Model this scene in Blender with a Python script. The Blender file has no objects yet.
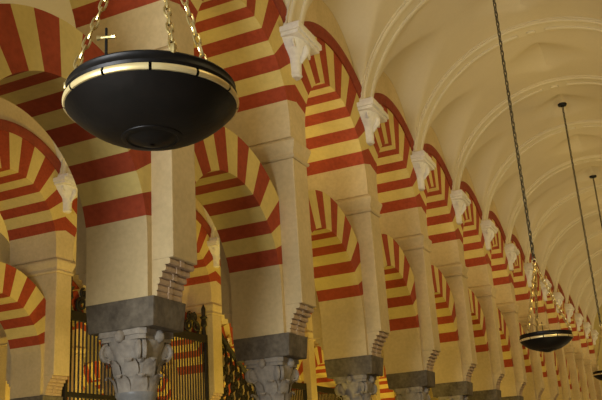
import bpy, bmesh, math, random
from mathutils import Vector, Matrix
from math import sin, cos, pi, radians, sqrt, atan2

random.seed(7)
S = bpy.context.scene
COL = S.collection

# ------------------------------------------------------------------ camera
# x = across the nave, y = along the nave, z = up; the camera is the origin, the floor 1.6 m below
FZ = -1.6
F_PX, YAW, PITCH, ROLL = 836.92, 0.417572, 0.316477, -0.066109
fw = Vector((-sin(YAW) * cos(PITCH), cos(YAW) * cos(PITCH), sin(PITCH)))
r0 = Vector((cos(YAW), sin(YAW), 0)); u0 = r0.cross(fw)
rr = r0 * cos(ROLL) + u0 * sin(ROLL)
uu = -r0 * sin(ROLL) + u0 * cos(ROLL)
cam = bpy.data.cameras.new('camera')
cam.sensor_width = 36.0
cam.lens = F_PX / 602.0 * 36.0
cam.clip_start = 0.05; cam.clip_end = 300
camo = bpy.data.objects.new('camera', cam)
COL.objects.link(camo)
camo.matrix_world = Matrix(((rr.x, uu.x, -fw.x, 0), (rr.y, uu.y, -fw.y, 0), (rr.z, uu.z, -fw.z, 0), (0, 0, 0, 1)))
S.camera = camo

# ------------------------------------------------------------------ world, lights, exposure
W = bpy.data.worlds.new('world'); S.world = W; W.use_nodes = True
bg = W.node_tree.nodes['Background']
bg.inputs[0].default_value = (0.95, 0.85, 0.66, 1); bg.inputs[1].default_value = 0.20
S.view_settings.view_transform = 'Standard'; S.view_settings.look = 'None'
S.view_settings.gamma = 1.0; S.view_settings.use_curve_mapping = False
S.view_settings.exposure = 0.0

def light(name, kind, loc, target, energy, color, size=1.0, size_y=None, spot=None):
    l = bpy.data.lights.new(name, kind); l.energy = energy; l.color = color
    if kind == 'AREA':
        l.size = size
        if size_y: l.shape = 'RECTANGLE'; l.size_y = size_y
    elif kind == 'SPOT':
        l.spot_size = radians(spot); l.spot_blend = 0.7; l.shadow_soft_size = size
    else:
        l.shadow_soft_size = size
    o = bpy.data.objects.new(name, l); COL.objects.link(o)
    o.location = loc
    d = Vector(target) - Vector(loc)
    o.rotation_euler = d.to_track_quat('-Z', 'Y').to_euler()
    return o
WARM = (1.0, 0.82, 0.42)
COOL = (0.88, 0.94, 1.0)
# floodlights standing on the cornices of the arcade across the nave (right of the picture), turned up to vault and arches
for i, y in enumerate((3.9, 9.9, 15.9, 21.9, 27.9, 33.9, 39.9, 45.9)):
    light('cornice_floodlight', 'AREA', (0.75, y, 4.6), (-4.4, y + 3.6, 5.1), (58 if i == 0 else 84), WARM, 0.5, 1.2)
# weaker fill lights, added at floor level down the middle of the nave
for i, y in enumerate((10.2, 19.2, 28.2, 37.2)):
    light('nave_fill', 'AREA', (-0.3, y, -1.35), (-2.6, y + 1.0, 7.0), 24, WARM, 1.0, 2.0)
# the naves behind the arcade are lit more strongly
for i, y in enumerate((11.4, 17.4, 23.4, 30.0, 36.0)):
    light('side_nave_uplight', 'AREA', (-6.9, y, -1.35), (-11.0, y + 0.8, 3.5), 205, (1.0, 0.745, 0.13), 1.0, 1.6)
for i, y in enumerate((16.0, 24.0, 32.0)):
    light('far_nave_uplight', 'AREA', (-14.0, y, -1.35), (-18.0, y + 0.8, 3.5), 400, (1.0, 0.72, 0.16), 1.0, 1.6)
# daylight coming in from the doors behind the camera
light('door_daylight', 'AREA', (-3.4, -2.4, 1.2), (-5.3, 7.0, 1.6), 610, COOL, 2.2, 2.6)
# small floodlights lying on top of the lower arches, turned up to the arches above
for k, e in enumerate((7, 7, 14, 9, 8, 10, 10, 9, 9, 9, 9, 9, 9, 9)):
    light('arch_floodlight', 'AREA', (-5.0, 8.438 + 3.0 * (k - 1), 4.2), (-4.95, 8.5 + 3.0 * (k - 1), 6.0), e, WARM, 0.35, 0.7)

# ------------------------------------------------------------------ materials
def mat(name, c1, c2=None, rough=0.8, metal=0.0, scale=1.5, bump=0.15, fine=18.0, speck=0.0, spec=0.3):
    m = bpy.data.materials.new(name); m.use_nodes = True
    nt = m.node_tree; N = nt.nodes; L = nt.links
    b = N['Principled BSDF']
    b.inputs['Roughness'].default_value = rough; b.inputs['Metallic'].default_value = metal
    b.inputs['Specular IOR Level'].default_value = spec
    geo = N.new('ShaderNodeNewGeometry')
    n1 = N.new('ShaderNodeTexNoise'); n1.inputs['Scale'].default_value = scale; n1.inputs['Detail'].default_value = 5
    n1.inputs['Roughness'].default_value = 0.6
    L.new(geo.outputs['Position'], n1.inputs['Vector'])
    rp = N.new('ShaderNodeValToRGB')
    rp.color_ramp.elements[0].position = 0.32; rp.color_ramp.elements[1].position = 0.7
    rp.color_ramp.elements[0].color = (*c1, 1); rp.color_ramp.elements[1].color = (*(c2 or c1), 1)
    L.new(n1.outputs['Fac'], rp.inputs['Fac'])
    n2 = N.new('ShaderNodeTexNoise'); n2.inputs['Scale'].default_value = fine; n2.inputs['Detail'].default_value = 4
    L.new(geo.outputs['Position'], n2.inputs['Vector'])
    out = rp.outputs['Color']
    if speck:
        mx = N.new('ShaderNodeMix'); mx.data_type = 'RGBA'; mx.blend_type = 'MULTIPLY'
        mx.inputs[0].default_value = speck
        L.new(out, mx.inputs[6])
        rp2 = N.new('ShaderNodeValToRGB')
        rp2.color_ramp.elements[0].position = 0.3; rp2.color_ramp.elements[1].position = 0.65
        rp2.color_ramp.elements[0].color = (0.45, 0.42, 0.4, 1); rp2.color_ramp.elements[1].color = (1, 1, 1, 1)
        L.new(n2.outputs['Fac'], rp2.inputs['Fac']); L.new(rp2.outputs['Color'], mx.inputs[7])
        out = mx.outputs[2]
    L.new(out, b.inputs['Base Color'])
    if bump:
        bp = N.new('ShaderNodeBump'); bp.inputs['Strength'].default_value = bump; bp.inputs['Distance'].default_value = 0.02
        L.new(n2.outputs['Fac'], bp.inputs['Height']); L.new(bp.outputs['Normal'], b.inputs['Normal'])
    return m

M = {
    'cream': mat('cream_stone', (0.52, 0.39, 0.19), (0.63, 0.48, 0.25), speck=0.2),
    'ochre': mat('cream_voussoir', (0.58, 0.43, 0.135), (0.67, 0.51, 0.17), speck=0.15),
    'red': mat('red_voussoir', (0.31, 0.047, 0.013), (0.385, 0.062, 0.019), scale=2.5, speck=0.35),
    'hood': mat('dark_red_moulding', (0.22, 0.040, 0.016), (0.30, 0.055, 0.022), scale=3, speck=0.3),
    'plaster': mat('vault_plaster', (0.58, 0.48, 0.31), (0.62, 0.52, 0.34), scale=0.7, bump=0.05, speck=0.05),
    'rib': mat('rib_plaster', (0.61, 0.52, 0.35), (0.65, 0.56, 0.38), scale=1.0, bump=0.05),
    'white': mat('white_plaster', (0.72, 0.66, 0.54), (0.78, 0.72, 0.60), scale=4, bump=0.2, speck=0.2),
    'grey': mat('grey_impost_stone', (0.105, 0.083, 0.056), (0.20, 0.163, 0.112), scale=4, speck=0.6, bump=0.3),
    'capital': mat('worn_capital_stone', (0.27, 0.23, 0.18), (0.40, 0.34, 0.26), scale=6, speck=0.4, bump=0.4),
    'column': mat('grey_marble', (0.20, 0.19, 0.17), (0.32, 0.30, 0.26), scale=3, rough=0.4, speck=0.3, bump=0.05),
    'brick': mat('pink_corbel_stone', (0.45, 0.31, 0.19), (0.54, 0.39, 0.24), scale=4, speck=0.35, bump=0.25),
    'floor': mat('floor_marble', (0.30, 0.25, 0.18), (0.42, 0.36, 0.27), scale=1, rough=0.35),
    'bronze': mat('dark_bronze', (0.007, 0.006, 0.005), (0.013, 0.010, 0.008), rough=0.45, metal=0.55, scale=9, bump=0.1, spec=0.5),
    'brass': mat('polished_brass', (0.98, 0.80, 0.40), (0.92, 0.70, 0.30), rough=0.34, metal=0.55, scale=14, bump=0.05, spec=0.6),
    'oldbrass': mat('dull_brass_chain', (0.62, 0.46, 0.17), (0.80, 0.62, 0.26), rough=0.34, metal=0.85, scale=30, bump=0.0),
    'iron': mat('black_iron', (0.018, 0.015, 0.012), (0.035, 0.028, 0.02), rough=0.5, metal=0.4, scale=12, bump=0.1),
    'gilt': mat('gilded_iron', (0.55, 0.36, 0.10), (0.75, 0.52, 0.18), rough=0.4, metal=0.7, scale=20),
    'wood': mat('dark_wood', (0.06, 0.03, 0.015), (0.12, 0.06, 0.03), scale=5),
    'chain': mat('blackened_chain', (0.05, 0.042, 0.025), (0.16, 0.13, 0.07), rough=0.45, metal=0.6, scale=25, bump=0),
}

# ------------------------------------------------------------------ helpers
def link(name, bm, mats, parent=None, smooth=False, loc=None):
    me = bpy.data.meshes.new(name)
    bmesh.ops.recalc_face_normals(bm, faces=bm.faces[:])
    bm.to_mesh(me); bm.free()
    for m in (mats if isinstance(mats, (list, tuple)) else [mats]): me.materials.append(m)
    if smooth:
        for p in me.polygons: p.use_smooth = True
        try: me.set_sharp_from_angle(angle=radians(40))
        except Exception: pass
    o = bpy.data.objects.new(name, me); COL.objects.link(o)
    if parent: o.parent = parent
    if loc: o.location = loc
    return o

def tag(o, label, cat, group=None, kind=None):
    if label: o['label'] = label
    if cat: o['category'] = cat
    if group: o['group'] = group
    if kind: o['kind'] = kind
    return o

def empty(name, loc):
    o = bpy.data.objects.new(name, None); COL.objects.link(o); o.location = loc
    o.empty_display_size = 0.2
    return o

def struct(o):
    o['kind'] = 'structure'; return o

def copy_tree(o, loc):
    c = o.copy(); COL.objects.link(c); c.location = loc
    for ch in list(o.children):
        d = ch.copy(); COL.objects.link(d); d.parent = c
        for g in list(ch.children):
            e = g.copy(); COL.objects.link(e); e.parent = d
    return c

def box(bm, x0, x1, y0, y1, z0, z1, bev=0.0, taper=None, mi=0):
    t = taper or (0, 0)
    vs = [bm.verts.new(p) for p in (
        (x0 + t[0], y0 + t[1], z0), (x1 - t[0], y0 + t[1], z0), (x1 - t[0], y1 - t[1], z0), (x0 + t[0], y1 - t[1], z0),
        (x0, y0, z1), (x1, y0, z1), (x1, y1, z1), (x0, y1, z1))]
    fs = [bm.faces.new([vs[i] for i in q]) for q in ((0, 1, 2, 3), (4, 5, 6, 7), (0, 1, 5, 4), (1, 2, 6, 5), (2, 3, 7, 6), (3, 0, 4, 7))]
    for f in fs: f.material_index = mi
    if bev:
        es = list({e for f in fs for e in f.edges})
        bmesh.ops.bevel(bm, geom=es, offset=bev, segments=2, affect='EDGES', profile=0.6)

def lathe(bm, prof, seg=32, c=(0, 0, 0), a0=0.0, a1=2 * pi, mi=0):
    full = abs(a1 - a0 - 2 * pi) < 1e-6
    n = seg if full else seg + 1
    rings = []
    for r, z in prof:
        rings.append([bm.verts.new((c[0] + max(r, 1e-4) * cos(a0 + (a1 - a0) * i / seg), c[1] + max(r, 1e-4) * sin(a0 + (a1 - a0) * i / seg), c[2] + z)) for i in range(n)])
    for A, B in zip(rings, rings[1:]):
        for i in range(seg):
            j = (i + 1) % n
            f = bm.faces.new((A[i], A[j], B[j], B[i])); f.material_index = mi
    return rings

def tube(bm, pts, rad, seg=6, closed=False, caps=True):
    pts = [Vector(p) for p in pts]; n = len(pts); rings = []
    up = None
    for i, p in enumerate(pts):
        if closed: t = pts[(i + 1) % n] - pts[i - 1]
        else: t = pts[min(i + 1, n - 1)] - pts[max(i - 1, 0)]
        t.normalize()
        if up is None:
            up = Vector((0, 0, 1)) if abs(t.z) < 0.9 else Vector((1, 0, 0))
        s = t.cross(up)
        if s.length < 1e-5: s = t.orthogonal()
        s.normalize(); up = s.cross(t)
        r = rad[i] if isinstance(rad, (list, tuple)) else rad
        rings.append([bm.verts.new(p + (s * cos(2 * pi * k / seg) + up * sin(2 * pi * k / seg)) * r) for k in range(seg)])
    m = n if closed else n - 1
    for i in range(m):
        A, B = rings[i], rings[(i + 1) % n]
        for k in range(seg):
            bm.faces.new((A[k], A[(k + 1) % seg], B[(k + 1) % seg], B[k]))
    if caps and not closed:
        bm.faces.new(rings[0]); bm.faces.new(rings[-1])

def clip(poly, axis, lim, keep_less):
    out = []
    for i in range(len(poly)):
        a, b = poly[i - 1], poly[i]
        ia = (a[axis] <= lim + 1e-9) if keep_less else (a[axis] >= lim - 1e-9)
        ib = (b[axis] <= lim + 1e-9) if keep_less else (b[axis] >= lim - 1e-9)
        if ia != ib:
            t = (lim - a[axis]) / (b[axis] - a[axis])
            out.append((a[0] + (b[0] - a[0]) * t, a[1] + (b[1] - a[1]) * t))
        if ib: out.append(b)
    return out

def clip_box(poly, umin, umax, zmin, zmax):
    for ax, lim, less in ((0, umax, True), (0, umin, False), (1, zmax, True), (1, zmin, False)):
        if len(poly) < 3: return []
        poly = clip(poly, ax, lim, less)
    q = []
    for p in poly:
        if not q or (abs(p[0] - q[-1][0]) + abs(p[1] - q[-1][1])) > 1e-5: q.append(p)
    if len(q) > 1 and abs(q[0][0] - q[-1][0]) + abs(q[0][1] - q[-1][1]) < 1e-5: q.pop()
    return q if len(q) >= 3 else []

def prism(bm, poly, x0, x1, mi=0):
    """polygon in the (y, z) plane carried from x0 to x1"""
    if len(poly) < 3: return
    A = [bm.verts.new((x0, p[0], p[1])) for p in poly]
    B = [bm.verts.new((x1, p[0], p[1])) for p in poly]
    fs = [bm.faces.new(A), bm.faces.new(B)]
    for i in range(len(poly)):
        fs.append(bm.faces.new((A[i - 1], A[i], B[i], B[i - 1])))
    for f in fs: f.material_index = mi

def wedge(a0, a1, R0, R1, zc, n=3):
    ins = [(R0 * cos(a0 + (a1 - a0) * i / n), zc + R0 * sin(a0 + (a1 - a0) * i / n)) for i in range(n + 1)]
    outs = [(R1 * cos(a1 + (a0 - a1) * i / n), zc + R1 * sin(a1 + (a0 - a1) * i / n)) for i in range(n + 1)]
    return ins + outs

def weld(bm): bmesh.ops.remove_doubles(bm, verts=bm.verts[:], dist=1e-4)

ORD = ['zeroth', 'first', 'second', 'third', 'fourth', 'fifth', 'sixth', 'seventh', 'eighth', 'ninth', 'tenth', 'eleventh', 'twelfth', 'thirteenth', 'fourteenth', 'fifteenth']

# ------------------------------------------------------------------ plan of the place
BAY = 3.0
YP = lambda k: 6.968 + BAY * (k - 1)          # pier k
YB = lambda k: YP(k) + BAY / 2                # bay between pier k and k+1
ROW = (-5.0, -11.65, -18.6)                   # axes of the three arcades
HW = 0.60                                     # half thickness of piers and upper wall
HL, HLB = 0.35, 0.40                          # half thickness of the lower arches
Z_IMP0, Z_IMP1 = 1.45, 1.74
Z_COR0, Z_COR1 = 4.12, 4.42
ZL, RL, RLX = 2.34, 1.20, 1.78                # lower arch
ZU, RU, RUX = 4.63, 1.24, 2.00
WP = 0.225                                    # half width of a pier along the nave                # upper arch
Z_TOP = 7.75
K_LAST = 14

# ------------------------------------------------------------------ the setting
bm = bmesh.new(); box(bm, -26, 5.2, -8, 52, FZ - 0.2, FZ); struct(link('floor', bm, M['floor']))
bm = bmesh.new(); box(bm, -26.3, -26, -8, 52, FZ, 9.5); struct(link('wall_left', bm, M['ochre']))
bm = bmesh.new(); box(bm, -26, 5.2, 49.5, 49.8, FZ, 9.5); struct(link('wall_back', bm, M['ochre']))
bm = bmesh.new(); box(bm, 5.2, 5.5, -8, 52, FZ, 9.5); struct(link('wall_outer', bm, M['cream']))
bm = bmesh.new()
box(bm, 0.98, 2.15, -2, 49.5, Z_COR0, 9.0)
for k in range(0, K_LAST + 1):
    box(bm, 1.2, 1.9, YP(k) - 0.22, YP(k) + 0.22, FZ, Z_COR0)
struct(link('wall_right', bm, M['cream']))

# vault of a nave: a barrel cut by side lunettes
VR, VZ = 2.70, 5.69
VHALF = 2.70
PH0 = math.asin((6.05 - VZ) / VR)
def vault_mesh():
    bm = bmesh.new()
    NU, NV = 56, 72
    grid = []
    for j in range(NV + 1):
        ph = PH0 + (pi - 2 * PH0) * j / NV
        x = -VR * cos(ph); zb = VZ + VR * sin(ph)
        d = VHALF - abs(x)
        row = []
        for i in range(NU + 1):
            s = -1 + 2 * i / NU
            u = 1.5 * (0.62 * s + 0.38 * math.sin(s * pi / 2) ** 1)
            z = zb
            q = 1 - (u / 1.27) ** 2
            if q > 0:
                zl = 6.06 + 1.34 * sqrt(q) + 0.46 * d
                k = 0.05
                h = max(0.0, min(1.0, 0.5 + 0.5 * (zl - zb) / k))
                z = zb * (1 - h) + zl * h + k * h * (1 - h)
            row.append(bm.verts.new((x, u, z)))
        grid.append(row)
    for j in range(NV):
        for i in range(NU):
            bm.faces.new((grid[j][i], grid[j][i + 1], grid[j + 1][i + 1], grid[j + 1][i]))
    return bm
NAVE_X = [(-1.72), -1.72 - 6.65, -1.72 - 13.3]
vault0 = struct(link('ceiling', vault_mesh(), M['plaster'], smooth=True, loc=(NAVE_X[0], YB(0), 0)))
def vault_bays(nx, ks):
    for k in ks:
        c = vault0.copy(); COL.objects.link(c); c.location = (nx, YB(k), 0)
vault_bays(NAVE_X[0], range(1, K_LAST))
vault_bays(NAVE_X[1], range(0, K_LAST))
vault_bays(NAVE_X[2], range(2, K_LAST))

# ------------------------------------------------------------------ transverse ribs of the vault
def arc_band(bm, sect, a0, a1, n, cz=VZ):
    rings = []
    for i in range(n + 1):
        a = a0 + (a1 - a0) * i / n
        rings.append([bm.verts.new((-r * cos(a), y, cz + r * sin(a))) for y, r in sect])
    m = len(sect)
    for A, B in zip(rings, rings[1:]):
        for q in range(m):
            bm.faces.new((A[q], A[(q + 1) % m], B[(q + 1) % m], B[q]))
    bm.faces.new(rings[0]); bm.faces.new(rings[-1])
def make_rib():
    t = empty('vault_rib', (NAVE_X[0], YP(1), 0))
    a0, a1 = PH0 + 0.03, pi - PH0 - 0.03
    bm = bmesh.new()
    arc_band(bm, [(-0.26, 2.72), (-0.26, 2.676), (0.26, 2.676), (0.26, 2.72)], a0, a1, 110)
    link('rib_band', bm, M['rib'], t, smooth=True)
    bm = bmesh.new()
    arc_band(bm, [(-0.215, 2.68), (-0.215, 2.658), (-0.20, 2.646), (-0.12, 2.646), (-0.105, 2.658), (-0.105, 2.68)], a0, a1, 110)
    link('fillet', bm, M['rib'], t, smooth=True)
    bm = bmesh.new()
    g0, g1 = 0.105, 0.03
    for s, e in ((a0, pi / 2 - g0), (pi / 2 - g1, pi / 2 + g1), (pi / 2 + g0, a1)):
        arc_band(bm, [(0.105, 2.68), (0.105, 2.658), (0.12, 2.646), (0.20, 2.646), (0.215, 2.658), (0.215, 2.68)], s, e, 50 if e - s > 0.2 else 4)
    link('fillet', bm, M['rib'], t, smooth=True)
    return t
rib0 = make_rib()
for k in range(1, K_LAST + 1):
    o = rib0 if k == 1 else copy_tree(rib0, (NAVE_X[0], YP(k), 0))
    tag(o, 'moulded plaster rib crossing the nave vault above the %s near pier' % ORD[k], 'vault rib', 'transverse ribs of the nave vault')
for k in range(3, 10):
    o = copy_tree(rib0, (NAVE_X[1], YP(k), 0))
    tag(o, 'plaster rib of the vault behind the near arcade, above the %s near pier' % ORD[k], 'vault rib', 'ribs of the vault behind the arcade')

# ------------------------------------------------------------------ pier: column, capital, impost, shaft, roll corbels, cornice
def make_pier():
    t = empty('arcade_pier', (ROW[0], YP(1), FZ))
    Z = lambda z: z - FZ
    # base
    bm = bmesh.new()
    box(bm, -0.30, 0.30, -0.30, 0.30, 0, 0.10, 0.01)
    lathe(bm, [(0.01, 0.10), (0.27, 0.10), (0.29, 0.13), (0.27, 0.17), (0.24, 0.19), (0.25, 0.22), (0.22, 0.25), (0.01, 0.25)], 28)
    link('column_base', bm, M['column'], t, smooth=True)
    bm = bmesh.new()
    h = Z(0.86)
    lathe(bm, [(0.01, 0.25), (0.205, 0.25), (0.205, 0.30), (0.20, 1.2), (0.19, h - 0.05), (0.205, h - 0.03), (0.205, h), (0.01, h)], 28)
    link('column_shaft', bm, M['column'], t, smooth=True)
    # capital with two rows of leaves, corner volutes and a hollow-sided abacus
    bm = bmesh.new()
    za = Z(0.85)
    lathe(bm, [(0.01, 0), (0.20, 0), (0.205, 0.10), (0.215, 0.25), (0.235, 0.36), (0.27, 0.46), (0.28, 0.50), (0.01, 0.50)], 32, (0, 0, za))
    for rowi, (zb, hh, rb, n, off) in enumerate(((0.0, 0.17, 0.195, 8, 0), (0.15, 0.17, 0.215, 8, pi / 8))):
        for q in range(n):
            a = 2 * pi * q / n + off
            secs = []
            for tt, bulge, w in ((0, 0.005, 0.065), (0.35, 0.02, 0.075), (0.7, 0.035, 0.07), (0.92, 0.07, 0.055), (1.0, 0.10, 0.04), (0.9, 0.115, 0.03), (0.82, 0.105, 0.02)):
                r_ = rb + bulge; zz = za + zb + hh * tt
                secs.append([Vector((r_ * cos(a) - w * s * sin(a) - 0.012 * abs(s) * cos(a), r_ * sin(a) + w * s * cos(a) - 0.012 * abs(s) * sin(a), zz)) for s in (-1, -0.5, 0, 0.5, 1)])
            vv = [[bm.verts.new(p) for p in s] for s in secs]
            for A, B in zip(vv, vv[1:]):
                for i in range(4): bm.faces.new((A[i], A[i + 1], B[i + 1], B[i]))
    for q in range(4):                                   # volutes
        a = pi / 4 + q * pi / 2
        for sgn in (-1, 1):
            pts = []; rad = []
            for i in range(22):
                th = i / 21 * 3.3 * pi
                rv = 0.085 * (1 - i / 26)
                pts.append(Vector((cos(a) * (0.285 + rv * sin(th) * 0.75) - sgn * sin(a) * 0.028, sin(a) * (0.285 + rv * sin(th) * 0.75) + sgn * cos(a) * 0.028, za + 0.395 + rv * cos(th))))
                rad.append(0.026 - 0.012 * i / 21)
            tube(bm, pts, rad, 6)
        tube(bm, [(cos(a) * 0.20, sin(a) * 0.20, za + 0.30), (cos(a) * 0.25, sin(a) * 0.25, za + 0.40), (cos(a) * 0.28, sin(a) * 0.28, za + 0.47)], [0.04, 0.07, 0.06], 8)
    for zt, zb, rc, rm in ((0.60, 0.545, 0.37, 0.27), (0.545, 0.50, 0.345, 0.25)):   # abacus
        ring = []
        for q in range(4):
            a = pi / 4 + q * pi / 2
            for tt in (-0.10, 0.10): ring.append((rc, a + tt))
            for tt in (0.3, 0.5, 0.7): ring.append((rm + (rc - rm) * 0.45 * abs(tt - 0.5) * 2, a + tt * pi / 2))
        A = [bm.verts.new((r_ * cos(a), r_ * sin(a), za + zt)) for r_, a in ring]
        B = [bm.verts.new((r_ * cos(a), r_ * sin(a), za + zb)) for r_, a in ring]
        bm.faces.new(A); bm.faces.new(B)
        for i in range(len(A)): bm.faces.new((A[i - 1], A[i], B[i], B[i - 1]))
    for q in range(4):                                   # abacus bosses
        a = q * pi / 2
        bmesh.ops.create_icosphere(bm, subdivisions=2, radius=0.055, matrix=Matrix.Translation((0.275 * cos(a), 0.275 * sin(a), za + 0.54)) @ Matrix.Diagonal((1, 1, 1.2, 1)))
    link('capital', bm, M['capital'], t, smooth=True)
    # impost block
    bm = bmesh.new()
    box(bm, -0.40, 0.425, -0.31, 0.275, Z(Z_IMP0), Z(Z_IMP1), 0.015, taper=(0.025, 0.02))
    link('impost_block', bm, M['grey'], t)
    # pier shaft
    bm = bmesh.new()
    zr = 2.11
    box(bm, -0.41, 0.36, -WP, WP, Z(Z_IMP1), Z(zr) + 0.01)
    box(bm, -HW, HW, -WP, WP, Z(zr), Z(Z_COR0), 0.012)
    link('pier_shaft', bm, M['cream'], t)
    # roll corbels on the two nave faces
    for sgn in (1, -1):
        bm = bmesh.new()
        n = 6; hh = (zr - Z_IMP1) / n
        for i in range(n):
            zc = Z(zr) - hh * (i + 0.5)
            f = (i + 0.75) / n
            depth = HW - 0.20 * sin(min(1.0, f) * pi / 2) ** 0.9
            A = []
            prof = [(0.33, -hh / 2)] + [(depth - 0.006 + 0.013 * cos(a), hh * 0.5 * sin(a)) for a in [(-pi / 2 + pi * j / 6) for j in range(7)]] + [(0.33, hh / 2)]
            for y in (-WP + 0.003, -0.035, 0.035, WP - 0.003):
                A.append([bm.verts.new((sgn * px, y, zc + pz)) for px, pz in prof])
            for P_, Q_ in zip(A, A[1:]):
                for j in range(len(prof)): bm.faces.new((P_[j - 1], P_[j], Q_[j], Q_[j - 1]))
            bm.faces.new(A[0]).material_index = 1; bm.faces.new(A[-1]).material_index = 1
            box(bm, *( (depth - 0.02, depth + 0.012) if sgn > 0 else (-depth - 0.012, -depth + 0.02)), -0.035, 0.035, zc - hh / 2, zc + hh / 2)
        link('roll_corbel', bm, [M['brick'], M['cream']], t)
    # cornice
    bm = bmesh.new()
    prof = [(0.0, Z_COR0), (0.035, Z_COR0), (0.05, Z_COR0 + 0.02), (0.05, Z_COR0 + 0.045), (0.03, Z_COR0 + 0.06), (0.035, Z_COR0 + 0.10), (0.06, Z_COR0 + 0.17), (0.075, Z_COR0 + 0.215), (0.075, Z_COR0 + 0.25), (0.03, Z_COR1), (0.0, Z_COR1)]
    rings = []
    for d, z in prof:
        d -= 0.02
        rings.append([bm.verts.new((sx * (HW + d), sy * (WP + d), Z(z))) for sx, sy in ((-1, -1), (1, -1), (1, 1), (-1, 1))])
    for A, B in zip(rings, rings[1:]):
        for q in range(4): bm.faces.new((A[q], A[(q + 1) % 4], B[(q + 1) % 4], B[q]))
    bm.faces.new(rings[0]); bm.faces.new(rings[-1])
    link('cornice', bm, M['cream'], t)
    return t

pier0 = make_pier()

# ------------------------------------------------------------------ lower horseshoe arch
def lower_arch(seed, low):
    rnd = random.Random(seed)
    bm = bmesh.new()
    U = 1.5 - WP
    n = 15; a_lo = radians(low)
    bounds = [a_lo + (pi - 2 * a_lo) * i / n for i in range(n + 1)]
    bounds = [b + radians(rnd.uniform(-0.7, 0.7)) for b in bounds]
    for i in range(n):
        prism(bm, clip_box(wedge(bounds[i], bounds[i + 1], RL, RLX, ZL), -U, U, 0, 9), -HLB, HL, 1 if i % 2 == 0 else 0)
    for s in (1, -1):
        for a0, a1 in ((0.0, bounds[0]), (bounds[-1], pi)):
            if (a0 == 0.0) != (s == 1): continue
            prism(bm, clip_box(wedge(a0, a1, RL, RLX, ZL), -U, U, 0, 9), -HLB, HL, 2)
        leg = [(s * RL, Z_IMP1), (s * U, Z_IMP1), (s * U, ZL), (s * RL, ZL), (s * (RL + 0.0), 2.1)]
        prism(bm, leg, -HLB, HL, 2)
    weld(bm)
    return bm
def upper_arch(seed):
    rnd = random.Random(seed)
    t = empty('upper_arch', (ROW[0], YB(1), Z_COR1))
    Zo = Z_COR1
    def dz(poly): return [(p[0], p[1] - Zo) for p in poly]
    n = 15; a_lo = radians(15.0)
    bounds = [a_lo + (pi - 2 * a_lo) * i / n + radians(rnd.uniform(-0.6, 0.6)) for i in range(n + 1)]
    bm = bmesh.new()
    for i in range(n):
        prism(bm, dz(clip_box(wedge(bounds[i], bounds[i + 1], RU, RUX, ZU), -1.5, 1.5, 0, Z_TOP)), -HW, HW, 1 if i % 2 == 0 else 0)
    weld(bm)
    link('voussoir_ring', bm, [M['ochre'], M['red']], t)
    for s, a0, a1 in ((1, 0.0, bounds[0]), (-1, bounds[-1], pi)):
        bm = bmesh.new()
        prism(bm, dz(clip_box(wedge(a0, a1, RU, 4.0, ZU, 6), -1.5, 1.5, 0, Z_TOP)), -HW, HW)
        prism(bm, dz([(s * RU, Zo), (s * 1.5, Zo), (s * 1.5, ZU), (s * RU, ZU)]), -HW, HW)
        weld(bm)
        link('springer', bm, M['cream'], t)
    bm = bmesh.new()
    for i in range(n):
        m = 3
        for q in range(m):
            a0 = bounds[i] + (bounds[i + 1] - bounds[i]) * q / m; a1 = bounds[i] + (bounds[i + 1] - bounds[i]) * (q + 1) / m
            prism(bm, dz(clip_box(wedge(a0, a1, RUX, 6.0, ZU, 1), -1.5, 1.5, 0, Z_TOP)), -HW, HW)
    weld(bm)
    link('spandrel_wall', bm, M['cream'], t)
    bm = bmesh.new()
    lim = math.acos(1.47 / 2.21)
    sect = [(HW - 0.02, 1.99), (HW + 0.025, 1.99), (HW + 0.04, 2.02), (HW + 0.04, 2.06), (HW + 0.06, 2.09), (HW + 0.07, 2.15), (HW + 0.055, 2.19), (HW - 0.02, 2.20)]
    for sg in (1, -1):
        rings = []
        for i in range(29):
            a = lim + (pi - 2 * lim) * i / 28
            rings.append([bm.verts.new((sg * x, r_ * cos(a), ZU + r_ * sin(a) - Zo)) for x, r_ in sect])
        for A, B in zip(rings, rings[1:]):
            for q in range(len(sect)): bm.faces.new((A[q - 1], A[q], B[q], B[q - 1]))
        bm.faces.new(rings[0]); bm.faces.new(rings[-1])
    link('hood_moulding', bm, M['hood'], t, smooth=True)
    return t

low_protos = []
up_protos = []

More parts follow.
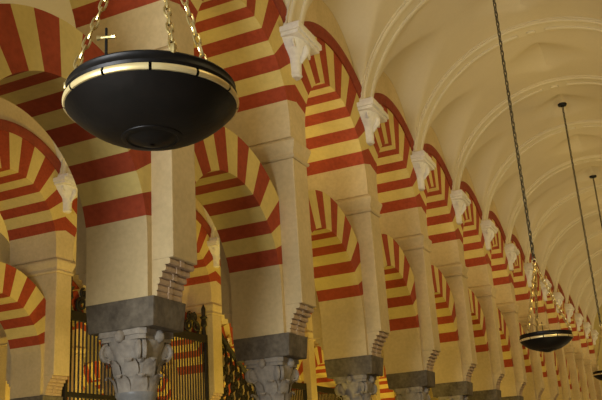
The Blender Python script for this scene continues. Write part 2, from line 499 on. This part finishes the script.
# ------------------------------------------------------------------ plaster bracket under each rib
def make_bracket():
    t = empty('rib_bracket', (ROW[0] + HW, YP(1), 5.4))
    zo = 5.4
    bm = bmesh.new()
    def slab(d, w, z0, z1, bev=0.01): box(bm, -0.015, d, -w, w, z0 - zo, z1 - zo, bev)
    slab(0.30, 0.41, 5.965, 6.05); slab(0.27, 0.38, 5.91, 5.965)
    secs = [(5.91, 0.235, 0.34), (5.86, 0.215, 0.30), (5.80, 0.19, 0.25), (5.76, 0.175, 0.20), (5.72, 0.15, 0.15), (5.68, 0.125, 0.115), (5.60, 0.115, 0.10), (5.52, 0.115, 0.095), (5.46, 0.11, 0.09), (5.43, 0.12, 0.10), (5.40, 0.09, 0.07)]
    rings = []
    for z, d, w in secs:
        pts = [(-0.015, -w)] + [(d * (sin(pi * j / 8) ** 0.6), -w * cos(pi * j / 8)) for j in range(9)] + [(-0.015, w)]
        rings.append([bm.verts.new((x, y, z - zo)) for x, y in pts])
    for A, B in zip(rings, rings[1:]):
        for q in range(len(A)): bm.faces.new((A[q - 1], A[q], B[q], B[q - 1]))
    bm.faces.new(rings[0]); bm.faces.new(rings[-1])
    link('console', bm, M['white'], t, smooth=True)
    for s in (-1, 1):
        bm = bmesh.new()
        yy, zz, rr_ = 0.25, 5.84, 0.06
        pts = [(0.14, s * (yy + rr_ * 0.7 * sin(th) * (1 - th / 12)), zz - zo + rr_ * cos(th) * (1 - th / 12)) for th in [k_ * 0.6 for k_ in range(14)]]
        tube(bm, pts, 0.018, 6)
        link('volute', bm, M['white'], t, smooth=True)
    bm = bmesh.new()
    tube(bm, [(0.19, 0, 5.89 - zo), (0.21, 0, 5.83 - zo), (0.20, 0, 5.76 - zo), (0.16, 0, 5.70 - zo), (0.12, 0, 5.62 - zo)], [0.03, 0.05, 0.055, 0.04, 0.02], 8)
    link('leaf_drop', bm, M['white'], t, smooth=True)
    bm = bmesh.new()
    box(bm, 0.0, 0.26, -0.29, 0.29, 6.05 - zo, 6.15 - zo, 0.02)
    link('rib_plinth', bm, M['white'], t)
    return t
bracket0 = make_bracket()

# ------------------------------------------------------------------ place the arcades
for s, low in ((11, 10.5), (23, 13.5), (37, 17.0)):
    o = link('horseshoe_arch', lower_arch(s, low), [M['ochre'], M['red'], M['cream']], loc=(ROW[0], YB(0), 0))
    low_protos.append(o)
    up_protos.append(upper_arch(s))
low_used = [False] * 3; up_used = [False] * 3

def put_low(i, loc):
    o = low_protos[i]
    if low_used[i]:
        o = o.copy(); COL.objects.link(o)
    low_used[i] = True; o.location = loc; return o
def put_up(i, loc):
    o = up_protos[i]
    if up_used[i]:
        return copy_tree(o, loc)
    up_used[i] = True; o.location = loc; return o

for k in range(0, K_LAST + 1):
    p = pier0 if k == 0 else copy_tree(pier0, (ROW[0], YP(k), FZ))
    if k == 0: p.location = (ROW[0], YP(0), FZ)
    if k == 0: lab = 'stone arcade pier of the near row, just beyond the left edge of the photo'
    elif k == 1: lab = 'leftmost near pier, grey impost and worn leafy capital, below the big lamp'
    else: lab = '%s near pier counted from the left, cream shaft on a dark grey impost' % ORD[k]
    tag(p, lab, 'pier', 'piers of the near arcade')
    b = bracket0 if k == 0 else copy_tree(bracket0, (ROW[0] + HW, YP(k), 5.4))
    if k == 0: b.location = (ROW[0] + HW, YP(0), 5.4)
    lab = 'white plaster scroll bracket carrying a vault rib above the %s near pier' % ORD[k] if k else 'white plaster scroll bracket on the near wall, beyond the left edge'
    tag(b, lab, 'bracket', 'white brackets under the vault ribs')
    if k < K_LAST:
        where = 'between the %s and %s near piers' % (ORD[k], ORD[k + 1]) if k else 'left of the first near pier, at the left edge'
        a = put_low(k % 3, (ROW[0], YB(k), 0))
        tag(a, 'lower striped horseshoe arch ' + where, 'arch', 'lower arches of the near arcade')
        a = put_up((k + 1) % 3, (ROW[0], YB(k), Z_COR1))
        tag(a, 'upper striped arch under the vault ' + where, 'arch', 'upper arches of the near arcade')

def through(k, row):
    # which gap of the near row shows it
    return {(3, 1): 'at the left edge', (5, 1): 'in the gap between first and second near piers',
            (7, 1): 'in the gap left of the third near pier', (9, 1): 'in the gap right of the third near pier',
            (4, 1): 'directly behind the first near pier', (6, 1): 'directly behind the second near pier', (8, 1): 'directly behind the third near pier',
            (2, 1): 'behind the near arcade, beyond the left edge', (10, 1): 'directly behind the fourth near pier'}[(k, row)]
for k in range(2, 11):
    p = copy_tree(pier0, (ROW[1], YP(k), FZ))
    tag(p, 'cream pier of the back row, ' + through(k, 1), 'pier', 'piers of the row behind')
    b = copy_tree(bracket0, (ROW[1] + HW, YP(k), 5.4))
    tag(b, 'white scroll bracket of the back row, ' + through(k, 1), 'bracket', 'brackets of the row behind')
    if k < 10:
        a = put_low(k % 3, (ROW[1], YB(k), 0))
        tag(a, 'lower rear arch right of the pier ' + through(k, 1), 'arch', 'lower arches of the row behind')
        a = put_up((k + 1) % 3, (ROW[1], YB(k), Z_COR1))
        tag(a, 'upper rear arch right of the pier ' + through(k, 1), 'arch', 'upper arches of the row behind')
for k in range(5, 12):
    p = copy_tree(pier0, (ROW[2], YP(k), FZ))
    tag(p, 'dim pier of the farthest row, glimpsed through the iron screens, %s from the left' % ORD[k - 4], 'pier', 'piers of the farthest row')
    b = copy_tree(bracket0, (ROW[2] + HW, YP(k), 5.4))
    tag(b, 'white bracket of the farthest row, %s from the left' % ORD[k - 4], 'bracket', 'brackets of the farthest row')
    if k < 11:
        a = put_low(k % 3, (ROW[2], YB(k), 0))
        tag(a, 'lower striped arch of the farthest row, %s from the left' % ORD[k - 4], 'arch', 'lower arches of the farthest row')
        a = put_up((k + 1) % 3, (ROW[2], YB(k), Z_COR1))
        tag(a, 'upper striped arch of the farthest row, %s from the left' % ORD[k - 4], 'arch', 'upper arches of the farthest row')

# ------------------------------------------------------------------ iron screens between the piers of the second row
def scroll(bm, cy, cz, r, turns, a0, sgn, rad, x=0):
    pts = []
    n = int(14 * turns)
    for i in range(n + 1):
        a = a0 + sgn * 2 * pi * turns * i / n
        q = r * (1 - 0.75 * i / n)
        pts.append((x, cy + q * cos(a), cz + q * sin(a)))
    tube(bm, pts, rad, 5)
def make_screen(k, top, mid, crest, label):
    t = empty('iron_screen', (ROW[1] + 0.42, YB(k), FZ))
    Z = lambda z: z - FZ
    w = 1.19
    bm = bmesh.new(); tube(bm, [(0, 0, 0.05), (0, 0, Z(top))], 0.019, 6)
    b0 = link('bar', bm, M['iron'], t)
    n = 20
    for i in range(n):
        y = -w + 0.04 + (2 * w - 0.08) * i / (n - 1)
        o = b0 if i == 0 else b0.copy()
        if i: COL.objects.link(o); o.parent = t
        o.location = (0, y, 0)
    bm = bmesh.new(); box(bm, -0.035, 0.035, -w, w, Z(top) - 0.08, Z(top) + 0.11, 0.008); link('top_rail', bm, M['iron'], t)
    bm = bmesh.new(); box(bm, -0.03, 0.03, -w, w, Z(mid) - 0.10, Z(mid), 0.008); link('middle_rail', bm, M['iron'], t)
    bm = bmesh.new(); box(bm, -0.03, 0.03, -w, w, 0, 0.08, 0.008); link('bottom_rail', bm, M['iron'], t)
    for s in (-1, 1):
        bm = bmesh.new(); box(bm, -0.04, 0.04, s * w - 0.04, s * w + 0.04, 0, Z(top) + 0.12, 0.008); link('post', bm, M['iron'], t)
    if crest:
        zc = Z(top) + 0.11
        for y, hgt in ((-1.12, 0.80), (0.0, 0.60), (1.12, 0.80)):
            bm = bmesh.new()
            tube(bm, [(0, y, zc - 0.01), (0, y, zc + hgt * 0.25), (0, y, zc + hgt * 0.32), (0, y, zc + hgt * 0.5), (0, y, zc + hgt * 0.58), (0, y, zc + hgt * 0.62), (0, y, zc + hgt * 0.85), (0, y, zc + hgt)],
                 [0.06, 0.045, 0.09, 0.06, 0.11, 0.05, 0.06, 0.01], 8)
            link('finial', bm, M['iron'], t, smooth=True)
        for cy in (-0.56, 0.56):
            bm = bmesh.new()
            for s in (-1, 1):
                scroll(bm, cy + s * 0.18, zc + 0.17, 0.17, 1.6, -pi / 2, s, 0.032)
                scroll(bm, cy + s * 0.10, zc + 0.40, 0.12, 1.4, pi / 2, -s, 0.028)
                tube(bm, [(0, cy + s * 0.27, zc), (0, cy + s * 0.22, zc + 0.2), (0, cy + s * 0.10, zc + 0.32), (0, cy, zc + 0.5)], 0.03, 5)
            link('cresting_scroll', bm, M['iron'], t)
    return tag(t, label, 'iron screen', 'iron screens behind the arcade')
make_screen(3, 3.36, 1.84, True, 'tall black iron bar screen left of the first near pier')
make_screen(4, 3.46, 1.84, True, 'tall black iron screen with finials between the first and second near piers')
make_screen(6, 2.62, 1.5, False, 'lower dark bar screen behind the arcade, just right of the second near pier')
make_screen(7, 2.62, 1.5, False, 'lower dark bar screen behind the arcade, just left of the third near pier')

# ornate scrollwork gate between second-row piers five and six
def make_gate(k):
    t = empty('scrollwork_gate', (ROW[1] + 0.42, YB(k), FZ))
    Z = lambda z: z - FZ
    w = 1.19
    bm = bmesh.new()
    for s in (-1, 1): box(bm, -0.04, 0.04, s * w - 0.04, s * w + 0.04, 0, Z(3.9), 0.008)
    box(bm, -0.035, 0.035, -w, w, Z(1.5), Z(1.62), 0.008); box(bm, -0.035, 0.035, -w, w, 0, 0.1, 0.008)
    weld(bm); link('gate_frame', bm, M['iron'], t)
    bm = bmesh.new()
    pts = [(0, -w + 2 * w * i / 16, Z(3.85) - 1.55 * (i / 16) ** 0.8) for i in range(17)]
    tube(bm, pts, 0.075, 6)
    link('sloping_rail', bm, M['iron'], t)
    rnd = random.Random(5)
    for i in range(9):
        y = -w + 0.15 + i * 0.26
        zt = Z(3.85) - 1.55 * ((y + w) / (2 * w)) ** 0.8 - 0.25
        bm = bmesh.new()
        tube(bm, [(0, y, 0.1), (0, y, zt + 0.2)], 0.036, 5)
        z = zt - 0.18; s = 1
        while z > Z(1.7):
            scroll(bm, y + s * 0.06, z, 0.12, 1.5, pi / 2, s, 0.034); z -= 0.27; s = -s
        link('scroll_bar', bm, M['iron'], t)
    for i in range(5):
        y = -w + 0.10 + i * 0.5
        zt = Z(3.85) - 1.55 * (max(0, (y + w)) / (2 * w)) ** 0.8
        bm = bmesh.new()
        tube(bm, [(0, y, zt), (0, y, zt + 0.10), (0, y, zt + 0.18), (0, y, zt + 0.30), (0, y, zt + 0.42)], [0.02, 0.06, 0.04, 0.085, 0.01], 8)
        o = link('gilded_finial', bm, M['gilt'], t, smooth=True); o['label'] = 'gilded flame finial'
    return tag(t, 'ornate black scrollwork gate with gilded finials, left of the second near pier', 'gate')
make_gate(5)

# ------------------------------------------------------------------ hanging lamps
def chain_links(bm, p0, p1, pitch, rad, wid, seg=10, sides=5):
    p0, p1 = Vector(p0), Vector(p1); d = p1 - p0; n = max(2, int(round(d.length / pitch))); ax = d.normalized()
    s = ax.orthogonal().normalized(); q = ax.cross(s)
    L = d.length / n
    for i in range(n):
        c = p0 + ax * (L * (i + 0.5)); side = s if i % 2 == 0 else q
        h = L * 0.5 + rad * 1.3
        pts = []
        for j in range(seg):
            a = 2 * pi * j / seg
            pts.append(c + ax * (h * (abs(sin(a)) ** 0.8) * (1 if sin(a) >= 0 else -1)) + side * (wid * (abs(cos(a)) ** 0.8) * (1 if cos(a) >= 0 else -1)))
        tube(bm, pts, rad, sides, closed=True)

def make_lamp(loc, ztop, angs, label, R=0.355, near=True, across=-86):
    t = empty('hanging_lamp', loc)
    # bowl (z=0 is the bottom of the brass band)
    bm = bmesh.new()
    prof = [(0.36, 0.10), (0.335, 0.10), (0.32, 0.0), (0.20, -0.09), (0.01, -0.115)]
    outer = [(max(0.01, R * 0.985 * q), -0.137 * (1 - q ** 2.8)) for q in [i / 18 for i in range(19)]]
    lathe(bm, outer, 56)
    lathe(bm, [(R * 0.985, 0.0), (0.30, 0.0), (0.20, -0.06), (0.01, -0.08)], 56)
    weld(bm); link('bowl', bm, M['bronze'], t, smooth=True)
    bm = bmesh.new()
    lathe(bm, [(R * 0.96, 0.0), (R * 0.96, 0.031), (R * 0.99, 0.033), (R * 1.0, 0.045), (R * 0.985, 0.055), (R * 0.975, 0.072), (R * 0.985, 0.080), (R * 0.97, 0.088), (R * 0.92, 0.088), (R * 0.90, 0.0), (R * 0.96, 0.0)], 56)
    link('rim', bm, M['bronze'], t, smooth=True)
    for i in range(12):
        a0 = 2 * pi * i / 12 + 0.077; a1 = 2 * pi * (i + 1) / 12 + 0.077 - 0.032
        bm = bmesh.new()
        lathe(bm, [(R * 0.97, 0.001), (R * 1.0, 0.002), (R * 1.012, 0.008), (R * 1.015, 0.015), (R * 1.012, 0.022), (R * 1.0, 0.029), (R * 0.97, 0.030)], 8, a0=a0, a1=a1)
        o = link('brass_band', bm, M['brass'], t, smooth=True)
    bm = bmesh.new()
    lathe(bm, [(0.128, -0.115), (0.126, -0.132), (0.118, -0.136), (0.106, -0.137), (0.10, -0.131), (0.06, -0.150), (0.03, -0.158), (0.01, -0.16)], 36)
    link('boss', bm, M['bronze'], t, smooth=True)
    hub = Vector((0, 0, 1.06))
    for a in angs:
        a = radians(a)
        base = Vector((R * 0.96 * cos(a), R * 0.96 * sin(a), 0.10))
        bm = bmesh.new()
        chain_links(bm, base, hub, 0.048 if near else 0.06, 0.0052 if near else 0.008, 0.013 if near else 0.017)
        link('suspension_chain', bm, M['oldbrass'], t, smooth=True)
        bm = bmesh.new()
        tube(bm, [(R * 0.95 * cos(a), R * 0.95 * sin(a), 0.080), (R * 0.98 * cos(a), R * 0.98 * sin(a), 0.095), (R * 0.98 * cos(a), R * 0.98 * sin(a), 0.112), (R * 0.95 * cos(a), R * 0.95 * sin(a), 0.118)], [0.010, 0.012, 0.012, 0.008], 8)
        link('chain_lug', bm, M['oldbrass'], t, smooth=True)
    for a in (across,):
        a = radians(a); p = Vector((R * 0.95 * cos(a), R * 0.95 * sin(a), 0.10))
        tang = Vector((0.94, 0.34, 0)).normalized()
        bm = bmesh.new(); tube(bm, [p - Vector((0, 0, .02)), p + Vector((0, 0, 0.105))], [0.006, 0.005], 6)
        pt = link('cross_upright', bm, M['bronze'], t)
        bm = bmesh.new(); c = p + Vector((0, 0, 0.065)); tube(bm, [c - tang * 0.036, c - tang * 0.02, c + tang * 0.02, c + tang * 0.036], [0.011, 0.007, 0.007, 0.011], 8)
        link('cross_bar', bm, M['oldbrass'], pt)
    bm = bmesh.new()
    bmesh.ops.create_uvsphere(bm, u_segments=14, v_segments=8, radius=0.035, matrix=Matrix.Translation(hub))
    tube(bm, [hub + Vector((0.03 * cos(x_), 0, 0.055 + 0.03 * sin(x_))) for x_ in [2 * pi * i / 12 for i in range(12)]], 0.008, 5, closed=True)
    link('hanging_ring', bm, M['oldbrass'], t, smooth=True)
    bm = bmesh.new()
    chain_links(bm, hub + Vector((0, 0, 0.07)), Vector((0, 0, ztop - loc[2] - 0.03)), 0.085, 0.011, 0.020, 8, 4)
    link('long_chain', bm, M['chain'], t)
    bm = bmesh.new()
    lathe(bm, [(0.01, -0.05), (0.03, -0.05), (0.05, -0.03), (0.10, -0.02), (0.11, 0.0), (0.11, 0.03), (0.01, 0.03)], 20, (0, 0, ztop - loc[2]))
    link('ceiling_rose', bm, M['bronze'], t, smooth=True)
    return tag(t, label, 'hanging lamp', 'bronze bowl lamps hanging down the nave')
ZV = VZ + VR - 0.03
make_lamp((-1.822, 2.652, 1.475), ZV, (-42, -147, 66), 'large dark bronze bowl lamp hanging close by at upper left')
make_lamp((-1.735, 11.85, 1.53), ZV, (-122, 118, -2), 'dark bronze bowl lamp hanging at the right, above the far piers', near=False)
make_lamp((-1.72, 20.35, 1.70), ZV, (150, 270, 30), 'small distant bowl lamp half cut off at the right edge', near=False)
make_lamp((-1.72, 26.75, 1.75), ZV, (100, 220, 340), 'farthest lamp of the nave, only its thin chain showing at the right edge', near=False)
